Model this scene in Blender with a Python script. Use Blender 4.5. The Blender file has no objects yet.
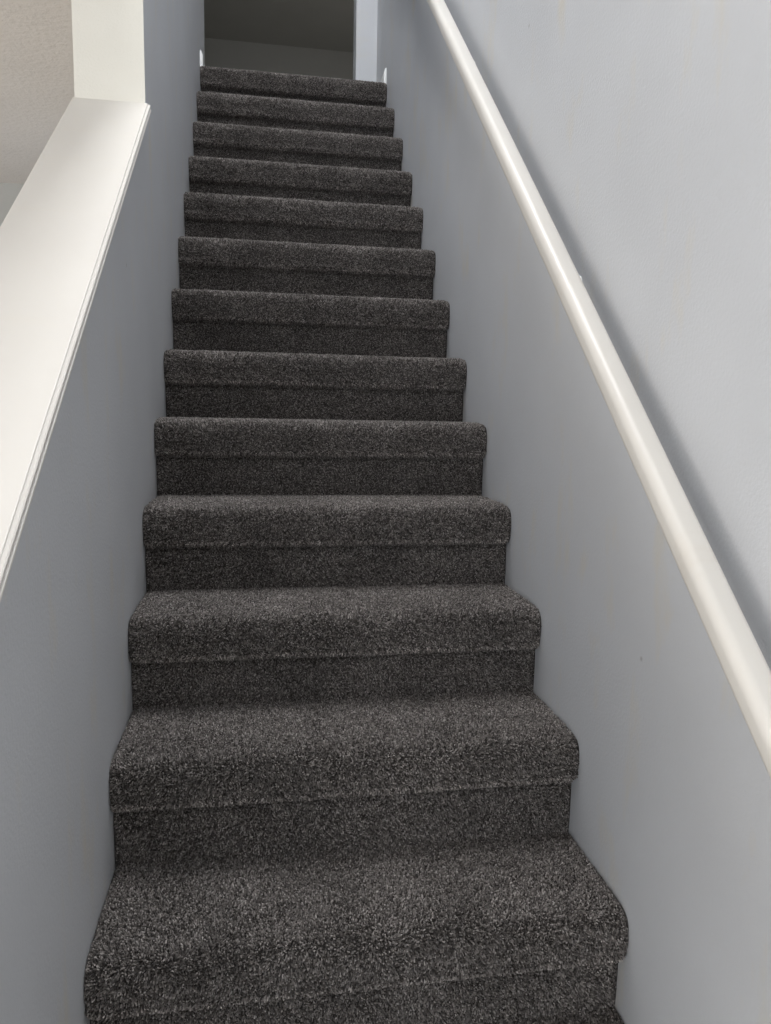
import bpy, bmesh, math, random
import numpy as np
from mathutils import Vector, Matrix

sc = bpy.context.scene
col = sc.collection

# ---------------------------------------------------------------- camera
cam_d = bpy.data.cameras.new('camera')
cam = bpy.data.objects.new('camera', cam_d)
col.objects.link(cam)
C0 = Vector((0.2698, -0.8696, 1.0548))
Rt = Vector((0.9859826, -0.16592246, 0.01755156))
Up = Vector((0.00422028, 0.12996235, 0.99150995))
Fw = Vector((0.16679481, 0.97753748, -0.12884085))
M = Matrix(((Rt.x, Up.x, -Fw.x, C0.x), (Rt.y, Up.y, -Fw.y, C0.y), (Rt.z, Up.z, -Fw.z, C0.z), (0, 0, 0, 1)))
cam.matrix_world = M
cam_d.sensor_fit = 'HORIZONTAL'
cam_d.sensor_width = 36.0
cam_d.lens = 36.0 * 745.09 / 771.0
cam_d.clip_start = 0.02
sc.camera = cam

# ---------------------------------------------------------------- world, lights, exposure
sc.view_settings.view_transform = 'Standard'
sc.view_settings.look = 'None'
sc.view_settings.gamma = 1.0
sc.view_settings.use_curve_mapping = False
sc.view_settings.exposure = 0.0

world = bpy.data.worlds.new('world')
sc.world = world
world.use_nodes = True
bg = world.node_tree.nodes['Background']
bg.inputs['Color'].default_value = (0.75, 0.86, 1.0, 1)
bg.inputs['Strength'].default_value = 1.0


def area(name, loc, target, sx, sy, power, color):
    l = bpy.data.lights.new(name, 'AREA')
    l.shape = 'RECTANGLE'
    l.size, l.size_y = sx, sy
    l.energy = power
    l.color = color
    o = bpy.data.objects.new(name, l)
    o.location = loc
    d = Vector(target) - Vector(loc)
    o.rotation_euler = d.to_track_quat('-Z', 'Y').to_euler()
    col.objects.link(o)
    return o


# daylight entering through the window of the room on the left, the window behind the
# photographer and the high window above it
area('window_and_fill_light', (-3.05, -1.5, 1.05), (0.0, -1.2, 1.05), 2.3, 1.9, 74, (1.0, 0.94, 0.87))
area('window_and_fill_light', (-1.25, -2.85, 0.95), (-0.6, 0.0, 0.95), 2.2, 1.6, 32, (0.95, 0.97, 1.0))
area('window_and_fill_light', (0.38, -2.85, 3.7), (0.38, 0.0, 3.1), 0.9, 1.3, 20, (0.95, 0.97, 1.0))
# daylight from the skylight over the stairs and a dim fill light added to brighten the hall upstairs
area('skylight_daylight', (0.20, 0.9, 5.02), (0.20, 0.9, 0.0), 0.34, 1.9, 78, (0.97, 0.98, 1.0))
area('window_and_fill_light', (-3.05, 2.6, 1.0), (0.0, 2.6, 1.2), 1.5, 1.7, 19, (1.0, 0.96, 0.92))  # fill added to brighten the left room's ceiling and far wall
area('hall_fill_light', (2.3, 5.6, 3.6), (0.2, 6.4, 4.9), 0.8, 1.2, 6, (1.0, 0.95, 0.86))


# ---------------------------------------------------------------- materials
def mat(name):
    m = bpy.data.materials.new(name)
    m.use_nodes = True
    nt = m.node_tree
    b = nt.nodes['Principled BSDF']
    return m, nt, b


def nd(nt, typ, **kw):
    n = nt.nodes.new(typ)
    for k, v in kw.items():
        setattr(n, k, v)
    return n


def paint(name, c, rough=0.6, bump=0.25, scale=160, mottled=0.03, spec=0.3, stretch=None, dist=0.0012,
          stain=None, stain_amt=0.0):
    m, nt, b = mat(name)
    L = nt.links
    tc = nd(nt, 'ShaderNodeTexCoord')
    mp = nd(nt, 'ShaderNodeMapping')
    L.new(tc.outputs['Object'], mp.inputs['Vector'])
    if stretch:
        mp.inputs['Scale'].default_value = stretch
    n1 = nd(nt, 'ShaderNodeTexNoise')
    n1.inputs['Scale'].default_value = scale
    n1.inputs['Detail'].default_value = 3
    L.new(mp.outputs[0], n1.inputs['Vector'])
    n2 = nd(nt, 'ShaderNodeTexNoise')
    n2.inputs['Scale'].default_value = 3.2
    n2.inputs['Detail'].default_value = 4
    L.new(tc.outputs['Object'], n2.inputs['Vector'])
    r = nd(nt, 'ShaderNodeMapRange')
    r.inputs['From Min'].default_value = 0.3
    r.inputs['From Max'].default_value = 0.7
    r.inputs['To Min'].default_value = 1 - mottled
    r.inputs['To Max'].default_value = 1 + mottled
    L.new(n2.outputs['Fac'], r.inputs['Value'])
    mx = nd(nt, 'ShaderNodeVectorMath', operation='SCALE')
    mx.inputs[0].default_value = c
    L.new(r.outputs[0], mx.inputs['Scale'])
    last = mx.outputs[0]
    if stain:
        # worn rubbed patches, stretched along the height, and small specks of dirt
        mp2 = nd(nt, 'ShaderNodeMapping')
        mp2.inputs['Scale'].default_value = (1.0, 7.0, 2.2)
        L.new(tc.outputs['Object'], mp2.inputs['Vector'])
        n3 = nd(nt, 'ShaderNodeTexNoise')
        n3.inputs['Scale'].default_value = 1.7
        n3.inputs['Detail'].default_value = 6
        n3.inputs['Roughness'].default_value = 0.6
        L.new(mp2.outputs[0], n3.inputs['Vector'])
        r3 = nd(nt, 'ShaderNodeMapRange')
        r3.inputs['From Min'].default_value = 0.56
        r3.inputs['From Max'].default_value = 0.72
        r3.inputs['To Max'].default_value = stain_amt
        L.new(n3.outputs['Fac'], r3.inputs['Value'])
        mm = nd(nt, 'ShaderNodeMix', data_type='RGBA')
        L.new(r3.outputs[0], mm.inputs['Factor'])
        L.new(last, mm.inputs['A'])
        mm.inputs['B'].default_value = (*stain, 1)
        last = mm.outputs['Result']
        n4 = nd(nt, 'ShaderNodeTexVoronoi')
        n4.inputs['Scale'].default_value = 5.5
        L.new(tc.outputs['Object'], n4.inputs['Vector'])
        r4 = nd(nt, 'ShaderNodeMapRange')
        r4.inputs['From Min'].default_value = 0.012
        r4.inputs['From Max'].default_value = 0.03
        r4.inputs['To Min'].default_value = 0.5
        r4.inputs['To Max'].default_value = 0.0
        L.new(n4.outputs['Distance'], r4.inputs['Value'])
        m4 = nd(nt, 'ShaderNodeMix', data_type='RGBA')
        L.new(r4.outputs[0], m4.inputs['Factor'])
        L.new(last, m4.inputs['A'])
        m4.inputs['B'].default_value = (c[0] * .45, c[1] * .42, c[2] * .38, 1)
        last = m4.outputs['Result']
    L.new(last, b.inputs['Base Color'])
    b.inputs['Roughness'].default_value = rough
    b.inputs['Specular IOR Level'].default_value = spec
    bp = nd(nt, 'ShaderNodeBump')
    bp.inputs['Strength'].default_value = bump
    bp.inputs['Distance'].default_value = dist
    L.new(n1.outputs['Fac'], bp.inputs['Height'])
    L.new(bp.outputs[0], b.inputs['Normal'])
    return m


M_wall = paint('blue_grey_wall_paint', (0.560, 0.572, 0.592), rough=0.5, bump=0.5, scale=170, dist=0.0014,
               stain=(0.60, 0.56, 0.48), stain_amt=0.6)
M_warm = paint('warm_white_wall_paint', (0.72, 0.70, 0.635), rough=0.6, bump=0.5, scale=170)
M_ceil = paint('textured_ceiling_paint', (0.70, 0.645, 0.60), rough=0.85, bump=0.9, scale=42, dist=0.006, mottled=0.02)
M_hall = paint('hall_wall_paint', (0.50, 0.50, 0.48), rough=0.7, bump=0.4)
M_trim = paint('white_trim_enamel', (0.69, 0.665, 0.62), rough=0.42, bump=0.12, scale=60, mottled=0.02, spec=0.45,
               stain=(0.70, 0.66, 0.58), stain_amt=0.3)
M_rail = paint('handrail_enamel', (0.64, 0.615, 0.57), rough=0.38, bump=0.15, scale=50, mottled=0.03, spec=0.45,
               stain=(0.55, 0.47, 0.38), stain_amt=0.25)
M_base = paint('baseboard_enamel', (0.85, 0.85, 0.84), rough=0.4, bump=0.08, scale=60, mottled=0.01)
M_metal = paint('painted_bracket_metal', (0.78, 0.77, 0.74), rough=0.4, bump=0.05, scale=90)
M_screw, nt_, b_ = mat('screw_steel')
b_.inputs['Base Color'].default_value = (0.45, 0.44, 0.42, 1)
b_.inputs['Metallic'].default_value = 1
b_.inputs['Roughness'].default_value = 0.4
M_glass, nt_, b_ = mat('window_glass')
b_.inputs['Base Color'].default_value = (1, 1, 1, 1)
b_.inputs['Transmission Weight'].default_value = 1
b_.inputs['Roughness'].default_value = 0.0
b_.inputs['IOR'].default_value = 1.01


def carpet_material():
    m, nt, b = mat('grey_cut_pile_carpet')
    L = nt.links
    at = nd(nt, 'ShaderNodeAttribute')
    at.attribute_name = 'yarn'
    tc = nd(nt, 'ShaderNodeNewGeometry')
    n = nd(nt, 'ShaderNodeTexNoise')
    n.inputs['Scale'].default_value = 7
    n.inputs['Detail'].default_value = 5
    L.new(tc.outputs['Position'], n.inputs['Vector'])
    r = nd(nt, 'ShaderNodeMapRange')
    r.inputs['From Min'].default_value = 0.3
    r.inputs['From Max'].default_value = 0.7
    r.inputs['To Min'].default_value = 0.82
    r.inputs['To Max'].default_value = 1.18
    L.new(n.outputs['Fac'], r.inputs['Value'])
    s = nd(nt, 'ShaderNodeVectorMath', operation='SCALE')
    L.new(at.outputs['Color'], s.inputs[0])
    L.new(r.outputs[0], s.inputs['Scale'])
    L.new(s.outputs[0], b.inputs['Base Color'])
    b.inputs['Roughness'].default_value = 0.9
    b.inputs['Specular IOR Level'].default_value = 0.15
    b.inputs['Sheen Weight'].default_value = 0.25
    b.inputs['Sheen Roughness'].default_value = 0.4
    b.inputs['Sheen Tint'].default_value = (0.8, 0.75, 0.72, 1)
    return m


M_carpet = carpet_material()


# ---------------------------------------------------------------- mesh helpers
def link(name, me, parent=None, loc=None):
    o = bpy.data.objects.new(name, me)
    col.objects.link(o)
    if parent:
        o.parent = parent
    if loc:
        o.location = loc
    return o


def add_box(bm, x0, y0, z0, x1, y1, z1, bev=0):
    g = bmesh.ops.create_cube(bm, size=1)
    vs = g['verts']
    for v in vs:
        v.co = Vector(((x0 + x1) / 2 + v.co.x * (x1 - x0), (y0 + y1) / 2 + v.co.y * (y1 - y0),
                       (z0 + z1) / 2 + v.co.z * (z1 - z0)))
    if bev:
        es = list({e for v in vs for e in v.link_edges})
        bmesh.ops.bevel(bm, geom=es, offset=bev, segments=2, affect='EDGES', profile=0.5)


def add_prism_x(bm, yz, x0, x1):
    """outline in the (y, z) plane pushed from x0 to x1"""
    a = [bm.verts.new((x0, y, z)) for y, z in yz]
    b = [bm.verts.new((x1, y, z)) for y, z in yz]
    n = len(yz)
    bm.faces.new(a)
    bm.faces.new(list(reversed(b)))
    for i in range(n):
        j = (i + 1) % n
        bm.faces.new((a[i], b[i], b[j], a[j]))


def sweep(bm, prof, path_fn, ys, smooth=True):
    """closed profile [(x, n)] (n measured square to the path) swept along (y, z=path_fn(y))"""
    rings = []
    for k, y in enumerate(ys):
        e = 1e-3
        s = (path_fn(y + e) - path_fn(y - e)) / (2 * e)
        c = 1 / math.hypot(1, s)
        ny, nz = -s * c, c
        rings.append([bm.verts.new((x, y + n * ny, path_fn(y) + n * nz)) for x, n in prof])
    n = len(prof)
    for a, b in zip(rings, rings[1:]):
        for i in range(n):
            j = (i + 1) % n
            f = bm.faces.new((a[i], a[j], b[j], b[i]))
            f.smooth = smooth
    bm.faces.new(rings[0])
    bm.faces.new(list(reversed(rings[-1])))
    return rings


def finish(name, bm, material, parent=None, kind=None, auto=False):
    bmesh.ops.recalc_face_normals(bm, faces=bm.faces)
    me = bpy.data.meshes.new(name)
    bm.to_mesh(me)
    bm.free()
    if material:
        me.materials.append(material)
    o = link(name, me, parent)
    if kind:
        o['kind'] = kind
    return o


def tag(o, label, cat, group=None):
    o['label'] = label
    o['category'] = cat
    if group:
        o['group'] = group


def empty(name, loc, label, cat):
    o = bpy.data.objects.new(name, None)
    o.location = loc
    o.empty_display_size = 0.1
    col.objects.link(o)
    tag(o, label, cat)
    return o


def struct_boxes(name, boxes, m, parent=None, kind='structure'):
    bm = bmesh.new()
    for b in boxes:
        add_box(bm, *b)
    return finish(name, bm, m, parent, kind)


# ---------------------------------------------------------------- dimensions
W = 0.90                   # stair width
RISE, TREAD = 0.2060, 0.2301
OV, NOSE_H = 0.030, 0.0914
N_TOP = 13
Z_LOW = -3 * RISE          # lower floor
Z_TOP = N_TOP * RISE       # landing
Z_CEIL = 5.05
WT = 0.163                 # thickness of the left wall
Y_COL = 1.13               # where the half wall meets the full-height wall
Y_HALF = -0.32             # free end of the half wall
Y_END = 3.36               # end of the stair walls on the landing
Y_FAR = 7.96


def cap_z(y):
    return 0.946 + 0.7535 * y


# ---------------------------------------------------------------- setting
struct_boxes('floor', [(-3.2, -3.0, Z_LOW - 0.1, W + 0.12, 4.26, Z_LOW)], M_hall)
struct_boxes('floor', [(-1.6, N_TOP * TREAD + 0.26, Z_TOP - 0.22, 2.6, Y_FAR, Z_TOP - 0.002)], M_hall)
struct_boxes('ceiling', [(-3.2, -3.0, 2.43, -WT, 4.26, 2.47)], M_ceil)
struct_boxes('ceiling', [(-1.6, -3.0, Z_CEIL, 2.6, Y_FAR, Z_CEIL + 0.05)], M_hall)

# half wall that turns into the full-height wall; the side of the next room is painted warm white
bm = bmesh.new()
cut = 0.023
yz = [(Y_HALF, Z_LOW), (Y_HALF, cap_z(Y_HALF) - cut), (Y_COL, cap_z(Y_COL) - cut), (Y_COL, Z_CEIL), (Y_END, Z_CEIL),
      (Y_END, Z_LOW)]
add_prism_x(bm, yz, -WT, 0.0)
wl = finish('wall_left', bm, M_wall, kind='structure')
wl.data.materials.append(M_warm)
for p in wl.data.polygons:
    if p.normal.x < -0.5 or (p.normal.y < -0.5 and abs(p.center.y - Y_COL) < 0.01):
        p.material_index = 1

struct_boxes('wall_right', [(W, -3.0, Z_LOW, W + 0.12, Y_END, Z_CEIL)], M_wall)
# short return wall facing down the stairs at the right of the doorway on the landing
struct_boxes('wall_landing', [(0.788, Y_END, Z_TOP, W + 0.12, Y_END + 0.12, Z_CEIL)], M_wall)
struct_boxes('wall_hall_far', [(-1.6, Y_FAR, Z_TOP, 2.6, Y_FAR + 0.1, Z_CEIL)], M_hall)
struct_boxes('wall_hall_left', [(-1.7, Y_END, Z_TOP - 0.2, -1.6, Y_FAR, Z_CEIL)], M_hall)
struct_boxes('wall_hall_right', [(2.6, Y_END, Z_TOP - 0.2, 2.7, Y_FAR, Z_CEIL)], M_hall)
struct_boxes('wall_hall_near', [(W + 0.12, Y_END, Z_TOP - 0.2, 2.6, Y_END + 0.12, Z_CEIL),
                                (-1.6, Y_END, Z_TOP - 0.2, -WT, Y_END + 0.12, Z_CEIL)], M_hall)
struct_boxes('wall_upper_left', [(-WT, -3.0, 2.43, 0.0, Y_COL, Z_CEIL)], M_wall)
# room on the left
struct_boxes('wall_room_far', [(-3.2, 4.26, Z_LOW, -WT, 4.36, 2.47)], M_hall)
# left room wall with an opening for window_1
struct_boxes('wall_room_left', [(-3.3, -3.0, Z_LOW, -3.2, 4.36, 0.05), (-3.3, -3.0, 2.05, -3.2, 4.36, 2.47),
                                (-3.3, -3.0, 0.05, -3.2, -2.75, 2.05), (-3.3, -0.25, 0.05, -3.2, 1.8, 2.05), (-3.3, 3.4, 0.05, -3.2, 4.36, 2.05)], M_hall)
# wall behind the photographer with openings for window_2 and window_3
struct_boxes('wall_back', [(-3.3, -3.1, Z_LOW, 1.02, -3.0, 0.1), (-3.3, -3.1, 0.1, -2.4, -3.0, 1.8),
                           (-0.1, -3.1, 0.1, 1.02, -3.0, 1.8), (-3.3, -3.1, 1.8, 1.02, -3.0, 2.43),
                           (-WT, -3.1, 2.43, 1.02, -3.0, 3.0), (-WT, -3.1, 4.4, 1.02, -3.0, Z_CEIL),
                           (-WT, -3.1, 3.0, -0.1, -3.0, 4.4), (0.86, -3.1, 3.0, 1.02, -3.0, 4.4)], M_hall)


def window(name, axis, a0, a1, z0, z1, pos):
    """white frame with a middle bar around a glass pane, set into a wall opening"""
    bm = bmesh.new()
    t = 0.05

    def put(u0, u1, v0, v1, d=0.03):
        if axis == 'y':
            add_box(bm, pos - d, u0, v0, pos + d, u1, v1, 0.004)
        else:
            add_box(bm, u0, pos - d, v0, u1, pos + d, v1, 0.004)
    put(a0, a1, z0, z0 + t)
    put(a0, a1, z1 - t, z1)
    put(a0, a0 + t, z0 + t, z1 - t)
    put(a1 - t, a1, z0 + t, z1 - t)
    mid = (a0 + a1) / 2
    put(mid - t / 2, mid + t / 2, z0 + t, z1 - t, 0.022)
    o = finish(name, bm, M_base, kind='structure')
    bm = bmesh.new()
    if axis == 'y':
        add_box(bm, pos - 0.003, a0 + t, z0 + t, pos + 0.003, a1 - t, z1 - t)
    else:
        add_box(bm, a0 + t, pos - 0.003, z0 + t, a1 - t, pos + 0.003, z1 - t)
    finish('pane', bm, M_glass, o)


window('window_1', 'y', -2.75, -0.25, 0.05, 2.05, -3.25)
window('window_4_added', 'y', 1.8, 3.4, 0.05, 2.05, -3.25)  # unseen window, added to go with the left room's fill light
window('window_2', 'x', -2.4, -0.1, 0.1, 1.8, -3.05)
window('window_3', 'x', -0.1, 0.86, 3.0, 4.4, -3.05)

# baseboards on the landing, cut square where the stairs begin
for nm, x0, x1 in (('baseboard_left', 0.0, 0.012), ('baseboard_right', W - 0.012, W)):
    bm = bmesh.new()
    y0 = N_TOP * TREAD + 0.035
    x = (x0, x1) if x0 < 0.5 else (x1, x0)
    pr = [(x[0], 0.0), (x[1], 0.0), (x[1], 0.068), (x[1] + (x[0] - x[1]) * .5, 0.084), (x[0], 0.088)]
    a = [bm.verts.new((px, y0, Z_TOP - 0.002 + pz)) for px, pz in pr]
    b = [bm.verts.new((px, Y_END, Z_TOP - 0.002 + pz)) for px, pz in pr]
    bm.faces.new(a)
    bm.faces.new(list(reversed(b)))
    for i in range(len(pr)):
        j = (i + 1) % len(pr)
        bm.faces.new((a[i], b[i], b[j], a[j]))
    finish(nm, bm, M_base, kind='structure')

# ---------------------------------------------------------------- sloping cap on the half wall
cap = empty('wall_cap', (-WT / 2, Y_HALF, cap_z(Y_HALF)),
            'wide white sloping cap board on top of the low wall left of the stairs', 'ledge')
CL = Vector(cap.location)


def sweep_local(name, prof, fn, ys, material, parent, org, smooth=False):
    bm = bmesh.new()
    sweep(bm, prof, fn, ys, smooth)
    bmesh.ops.translate(bm, verts=bm.verts, vec=-Vector(org))
    return finish(name, bm, material, parent)


def round_rect(x0, x1, n0, n1, r, seg=4):
    out = []
    for cx, cy, a0 in ((x1 - r, n1 - r, 0), (x0 + r, n1 - r, 90), (x0 + r, n0 + r, 180), (x1 - r, n0 + r, 270)):
        for k in range(seg + 1):
            a = math.radians(a0 + 90 * k / seg)
            out.append((cx + r * math.cos(a), cy + r * math.sin(a)))
    return out


cs = 1 / math.hypot(1, 0.7535)


def sloped(name, prof, y_hi, y_lo, material, slope_off=0.0):
    """like sweep, but both ends cut plumb"""
    bm = bmesh.new()
    rings = []
    for y in (y_lo, y_hi):
        rings.append([bm.verts.new((x, y, cap_z(y) + n / cs)) for x, n in prof])
    n = len(prof)
    a, b = rings
    for i in range(n):
        j = (i + 1) % n
        bm.faces.new((a[i], a[j], b[j], b[i]))
    bm.faces.new(a)
    bm.faces.new(list(reversed(b)))
    bmesh.ops.translate(bm, verts=bm.verts, vec=-CL)
    return finish(name, bm, material, cap)


sloped('cap_board', round_rect(-0.168, 0.006, -0.016, 0.0, 0.002, 3), Y_COL, Y_HALF - 0.012, M_trim)
# moulding strips under both overhangs: a small bead, a groove and a flat strip
# edge moulding nailed to both long edges: two reeds with a groove between them
mold = [(0.0, -0.0025), (0.0095, -0.0028), (0.0112, -0.0042), (0.0114, -0.0078), (0.0102, -0.0094), (0.0072, -0.0104),
        (0.0072, -0.0118), (0.0105, -0.0128), (0.0124, -0.0148), (0.0124, -0.0188), (0.0108, -0.0208), (0.0, -0.0215)]
mold = [(x if x == 0.0 else x + 0.001, n * 0.78) for x, n in mold]
sloped('moulding', mold, Y_COL, Y_HALF - 0.012, M_trim)
sloped('moulding', [(-WT - x * 0.3, n) for x, n in mold], Y_COL, Y_HALF - 0.012, M_trim)

# ---------------------------------------------------------------- handrail
def rail_z(y):
    return 0.8833 + 0.9243 * y - 0.0086 * y * y + 0.0013 * y ** 3


rail = empty('handrail', (0.835, -0.62, rail_z(-0.62)),
             'long white painted handrail on brackets along the right wall of the stairs', 'handrail')
RL = Vector(rail.location)
# loaf section: flat top, fully rounded shoulders, slightly tucked underside
prof = []
X0, X1 = 0.8152, 0.8577
H = 0.0359
for cx, cy, rx, rz, a0 in ((X1 - .009, -.009, .009, .009, 0), (X0 + .015, -.015, .015, .015, 90),
                           (X0 + .010, -H + .010, .010, .010, 180), (X1 - .010, -H + .010, .010, .010, 270)):
    for k in range(7):
        a = math.radians(a0 + 15 * k)
        prof.append((cx + rx * math.cos(a), cy + rz * math.sin(a)))
bm = bmesh.new()
sweep(bm, prof, rail_z, [-0.62 + i * (3.05 + 0.62) / 60 for i in range(61)], True)
bmesh.ops.translate(bm, verts=bm.verts, vec=-RL)
rl = finish('rail', bm, M_rail, rail)


def tube(bm, pts, r, seg=12):
    rings = []
    pts = [Vector(p) for p in pts]
    for i, p in enumerate(pts):
        d = (pts[min(i + 1, len(pts) - 1)] - pts[max(i - 1, 0)]).normalized()
        q = d.to_track_quat('Z', 'Y').to_matrix()
        rings.append([bm.verts.new(p + q @ Vector((r * math.cos(2 * math.pi * k / seg), r * math.sin(2 * math.pi * k / seg), 0)))
                      for k in range(seg)])
    for a, b in zip(rings, rings[1:]):
        for k in range(seg):
            f = bm.faces.new((a[k], a[(k + 1) % seg], b[(k + 1) % seg], b[k]))
            f.smooth = True
    bm.faces.new(rings[0])
    bm.faces.new(list(reversed(rings[-1])))


def disc(bm, c, r, h, axis, seg=20):
    """short cylinder with a softened outer rim; axis is the outward direction"""
    ax = Vector(axis)
    q = ax.to_track_quat('Z', 'Y').to_matrix()
    rr = [(r, 0), (r, h * .6), (r * .88, h), (r * .05, h)]
    rings = [[bm.verts.new(Vector(c) + q @ Vector((a * math.cos(2 * math.pi * k / seg), a * math.sin(2 * math.pi * k / seg), z)))
              for k in range(seg)] for a, z in rr]
    for a, b in zip(rings, rings[1:]):
        for k in range(seg):
            bm.faces.new((a[k], a[(k + 1) % seg], b[(k + 1) % seg], b[k]))
    bm.faces.new(rings[0])
    bm.faces.new(list(reversed(rings[-1])))


for yb_ in (-0.30, 0.575, 1.405, 2.55):
    zb = rail_z(yb_)
    bm = bmesh.new()
    tube(bm, [(W - .004, yb_, zb - .110), (W - .022, yb_, zb - .106), (W - .040, yb_, zb - .092), (0.851, yb_, zb - .072),
              (0.849, yb_, zb - .045)], .0055)
    add_box(bm, 0.836, yb_ - .012, zb - .0535, 0.853, yb_ + .012, zb - .046)
    bmesh.ops.translate(bm, verts=bm.verts, vec=-RL)
    br = finish('bracket', bm, M_metal, rail)
    bm = bmesh.new()
    # oval back plate, tall enough to reach just above the rail
    seg = 24
    a = [bm.verts.new((W, yb_ + .015 * math.cos(2 * math.pi * k / seg), zb - .110 + .034 * math.sin(2 * math.pi * k / seg))) for k in range(seg)]
    b = [bm.verts.new((W - .006, yb_ + .012 * math.cos(2 * math.pi * k / seg), zb - .110 + .031 * math.sin(2 * math.pi * k / seg))) for k in range(seg)]
    bm.faces.new(a)
    bm.faces.new(list(reversed(b)))
    for k in range(seg):
        bm.faces.new((a[k], a[(k + 1) % seg], b[(k + 1) % seg], b[k]))
    bmesh.ops.translate(bm, verts=bm.verts, vec=-RL)
    finish('back_plate', bm, M_metal, br)

# ---------------------------------------------------------------- carpeted stairs
rng = np.random.default_rng(7)


def value_noise(u, v, cell, seed):
    r = np.random.default_rng(seed)
    nu, nv = int(u.max() / cell) + 3, int(v.max() / cell) + 3
    g = r.random((nu, nv)) * 2 - 1
    a, b = u / cell, v / cell
    i, j = a.astype(int), b.astype(int)
    fa, fb = a - i, b - j
    fa, fb = fa * fa * (3 - 2 * fa), fb * fb * (3 - 2 * fb)
    return (g[i, j] * (1 - fa) * (1 - fb) + g[i + 1, j] * fa * (1 - fb) + g[i, j + 1] * (1 - fa) * fb
            + g[i + 1, j + 1] * fa * fb)


def tread_profile():
    """(y, z) from the back of the tread over the nosing to the tuck under it; z=0 is the tread top"""
    p = [(TREAD + OV + .004, 0.0), (0.14, 0.001), (0.06, 0.0005), (0.030, -0.001), (0.016, -0.0045), (0.007, -0.011),
         (0.0015, -0.023), (0.0, -0.044), (0.0015, -0.058), (0.0045, -0.068), (0.0045, -0.076), (0.0075, -0.083), (0.018, -0.089), (0.034, -0.092)]
    return p


def riser_profile(drop):
    return [(OV + .001, -NOSE_H + .006), (OV - .001, -0.12), (OV, -0.17), (OV + .002, -drop)]


def resample(p, step):
    p = np.array(p, float)
    # smooth by a few Chaikin rounds
    for _ in range(3):
        q = np.empty((2 * len(p) - 2, 2))
        q[0::2] = p[:-1] * .75 + p[1:] * .25
        q[1::2] = p[:-1] * .25 + p[1:] * .75
        p = np.vstack([p[:1], q, p[-1:]])
    d = np.hypot(*(p[1:] - p[:-1]).T)
    s = np.concatenate([[0], np.cumsum(d)])
    t = np.arange(0, s[-1], step)
    return np.column_stack([np.interp(t, s, p[:, 0]), np.interp(t, s, p[:, 1])]), s, p


YARN = np.array([(0.042, 0.037, 0.034), (0.104, 0.093, 0.086), (0.175, 0.159, 0.149), (0.27, 0.247, 0.231),
                 (0.42, 0.388, 0.364)])
YP = np.array([.24, .27, .25, .16, .08])


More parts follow.
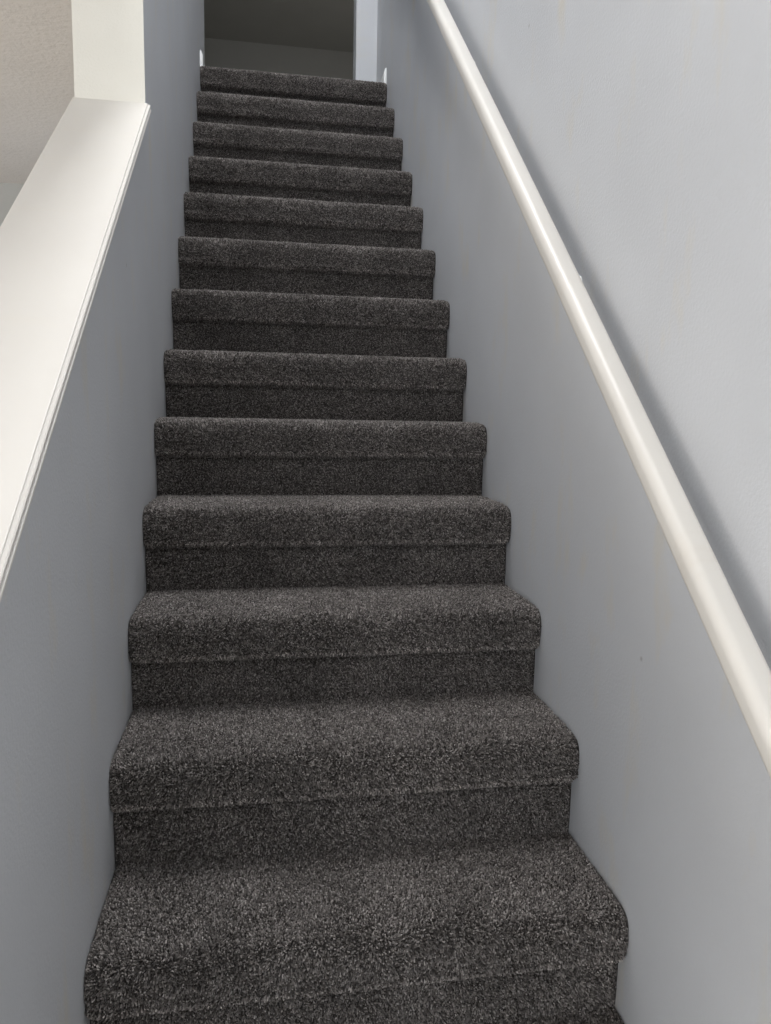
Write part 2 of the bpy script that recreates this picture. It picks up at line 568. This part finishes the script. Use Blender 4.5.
def pile_mesh(name, prof, seed, back, pitch=0.0024, length=0.0065, lip=False):
    """carpet backing as a closed slab along the profile plus thousands of cut yarn tufts, one mesh"""
    r = np.random.default_rng(seed)
    pp, s, P = resample(prof, 0.006)
    total = s[-1]
    verts, faces, cols = [], [], []
    # --- backing slab
    xs = np.linspace(0.001, W - 0.001, 2)
    n = len(P)
    tang = np.gradient(P, axis=0)
    tang /= np.hypot(*tang.T)[:, None]
    # walking from the back of the tread forward (−y) then down: outward normal is (tz, −ty) flipped to point out
    nor = np.column_stack([tang[:, 1], -tang[:, 0]])
    base = []
    for x in xs:
        for y, z in P:
            base.append((x, y, z))
        for y, z in back:
            base.append((x, y, z))
    m = n + len(back)
    for i in range(m):
        j = (i + 1) % m
        faces.append((i, j, m + j, m + i))
    faces.append(tuple(range(m)))
    faces.append(tuple(range(2 * m - 1, m - 1, -1)))
    nb = len(base)
    base_col = np.tile(np.array([[0.05, 0.045, 0.042]]), (nb, 1))
    # --- tufts
    nu = int(total / pitch)
    nx = int((W - 0.004) / pitch)
    U, X = np.meshgrid((np.arange(nu) + .5) * pitch, 0.002 + (np.arange(nx) + .5) * pitch, indexing='ij')
    U = (U + (r.random(U.shape) - .5) * pitch * .9).ravel().clip(0, total)
    X = (X + (r.random(X.shape) - .5) * pitch * .9).ravel()
    N = len(U)
    py = np.interp(U, s, P[:, 0])
    pz = np.interp(U, s, P[:, 1])
    ny = np.interp(U, s, nor[:, 0])
    nz = np.interp(U, s, nor[:, 1])
    ty = np.interp(U, s, tang[:, 0])
    tz = np.interp(U, s, tang[:, 1])
    # clumps of pile leaning the same way, brushed by feet
    l1 = value_noise(U, X, .011, seed + 1) * .55 + value_noise(U, X, .045, seed + 2) * .5
    l2 = value_noise(U, X, .011, seed + 3) * .55 + value_noise(U, X, .045, seed + 4) * .5
    a = l1 + r.normal(0, .35, N) + .15
    b = l2 + r.normal(0, .35, N)
    if lip:                                # the folded edge under the nosing, its pile bent upwards
        k = np.exp(-((pz + .075) / .008) ** 2)
        a = a * (1 - k * .6) - 0.3 * k
    hgt = length * (1 + .22 * value_noise(U, X, .009, seed + 5) + r.normal(0, .10, N)).clip(.5, 1.5)
    if lip:
        hgt = hgt * (1 + .35 * k)
    # pile gets shorter towards the side walls where the carpet is tucked in
    edge = np.minimum(X, W - X)
    hgt *= np.clip(edge / .012, 0, 1) * .45 + .55
    inset = (1 - np.clip(edge / .014, 0, 1)) ** 2 * .003
    py = py - ny * inset
    pz = pz - nz * inset
    dx, dy, dz = b, ny + ty * a, nz + tz * a
    ln = np.sqrt(dx * dx + dy * dy + dz * dz)
    dx, dy, dz = dx / ln, dy / ln, dz / ln
    B = np.column_stack([X, py, pz])
    D = np.column_stack([dx, dy, dz])
    T = B + D * hgt[:, None]
    T[:, 0] = T[:, 0].clip(.001, W - .001)
    # local frame across each tuft
    e1 = np.cross(D, np.column_stack([np.zeros(N), ty, tz]))
    e1 /= np.linalg.norm(e1, axis=1)[:, None] + 1e-9
    e2 = np.cross(D, e1)
    rot = r.random(N) * 2 * np.pi
    V = np.empty((N, 6, 3))
    for k in range(3):
        an = rot + k * 2.0944
        o = e1 * np.cos(an)[:, None] + e2 * np.sin(an)[:, None]
        V[:, k] = B + o * pitch * .50
        an2 = an + .6
        o2 = e1 * np.cos(an2)[:, None] + e2 * np.sin(an2)[:, None]
        V[:, 3 + k] = T + o2 * pitch * .62
    V[:, :, 0] = V[:, :, 0].clip(.0006, W - .0006)
    Vb = V.reshape(-1, 3)
    idx = (np.arange(N) * 6)[:, None] + nb
    quads = np.array([(0, 1, 4, 3), (1, 2, 5, 4), (2, 0, 3, 5)])
    Q = (idx[:, :, None] + quads[None]).reshape(-1, 4)
    Tt = (idx + np.array([[3, 4, 5]]))
    allv = np.vstack([np.array(base), Vb])
    # colours: each tuft its own yarn, tips a little lighter than the roots as the fibres open
    pick = r.choice(len(YARN), N, p=YP)
    c = YARN[pick] * (1 + r.normal(0, .12, N))[:, None].clip(.6, 1.4)
    if lip:                                # painted highlight: yarn lightened along the fold as if catching light
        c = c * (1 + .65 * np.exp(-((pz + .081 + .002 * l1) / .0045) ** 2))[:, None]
    cc = np.repeat(c[:, None, :], 6, axis=1).reshape(-1, 3)
    colr = np.vstack([base_col, cc])
    me = bpy.data.meshes.new(name)
    lens = np.array([len(f) for f in faces] + [4] * len(Q) + [3] * len(Tt))
    loops = np.concatenate([np.concatenate([np.array(f) for f in faces]), Q.ravel(), Tt.ravel()])
    me.vertices.add(len(allv))
    me.vertices.foreach_set('co', allv.astype(np.float32).ravel())
    me.loops.add(len(loops))
    me.loops.foreach_set('vertex_index', loops.astype(np.int32))
    me.polygons.add(len(lens))
    me.polygons.foreach_set('loop_start', np.concatenate([[0], np.cumsum(lens)[:-1]]).astype(np.int32))
    me.update(calc_edges=True)
    at = me.attributes.new('yarn', 'FLOAT_COLOR', 'POINT')
    at.data.foreach_set('color', np.column_stack([colr, np.ones(len(colr))]).astype(np.float32).ravel())
    me.materials.append(M_carpet)
    me.validate()
    return me


stairs = empty('staircase', (W / 2, -3 * TREAD, Z_LOW),
               'steep straight staircase covered in dark grey cut-pile carpet between two walls', 'staircase')
SL = Vector(stairs.location)
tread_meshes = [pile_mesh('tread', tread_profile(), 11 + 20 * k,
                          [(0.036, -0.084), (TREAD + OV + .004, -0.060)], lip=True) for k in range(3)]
DROP = RISE + .012
riser_meshes = [pile_mesh('riser', riser_profile(DROP), 301 + 20 * k, [(OV + .03, -DROP), (OV + .03, -NOSE_H + .004)],
                          length=.0055) for k in range(2)]
dz = {1: -.0035, 2: .0059, 3: .0038, 4: .0029, 5: .0007, 6: -.0086, 7: -.0059, 8: -.0015, 9: .0006, 10: -.0049,
      11: .0003, 12: .0056, 13: .0047}
first = {}
for i in range(-2, N_TOP + 1):
    z = i * RISE + dz.get(i, 0.0)
    kt, kr = i % 3, i % 2
    loc = Vector((0, i * TREAD, z)) - SL
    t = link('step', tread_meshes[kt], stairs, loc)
    r_ = link('riser', riser_meshes[kr], t, (0, 0, 0))
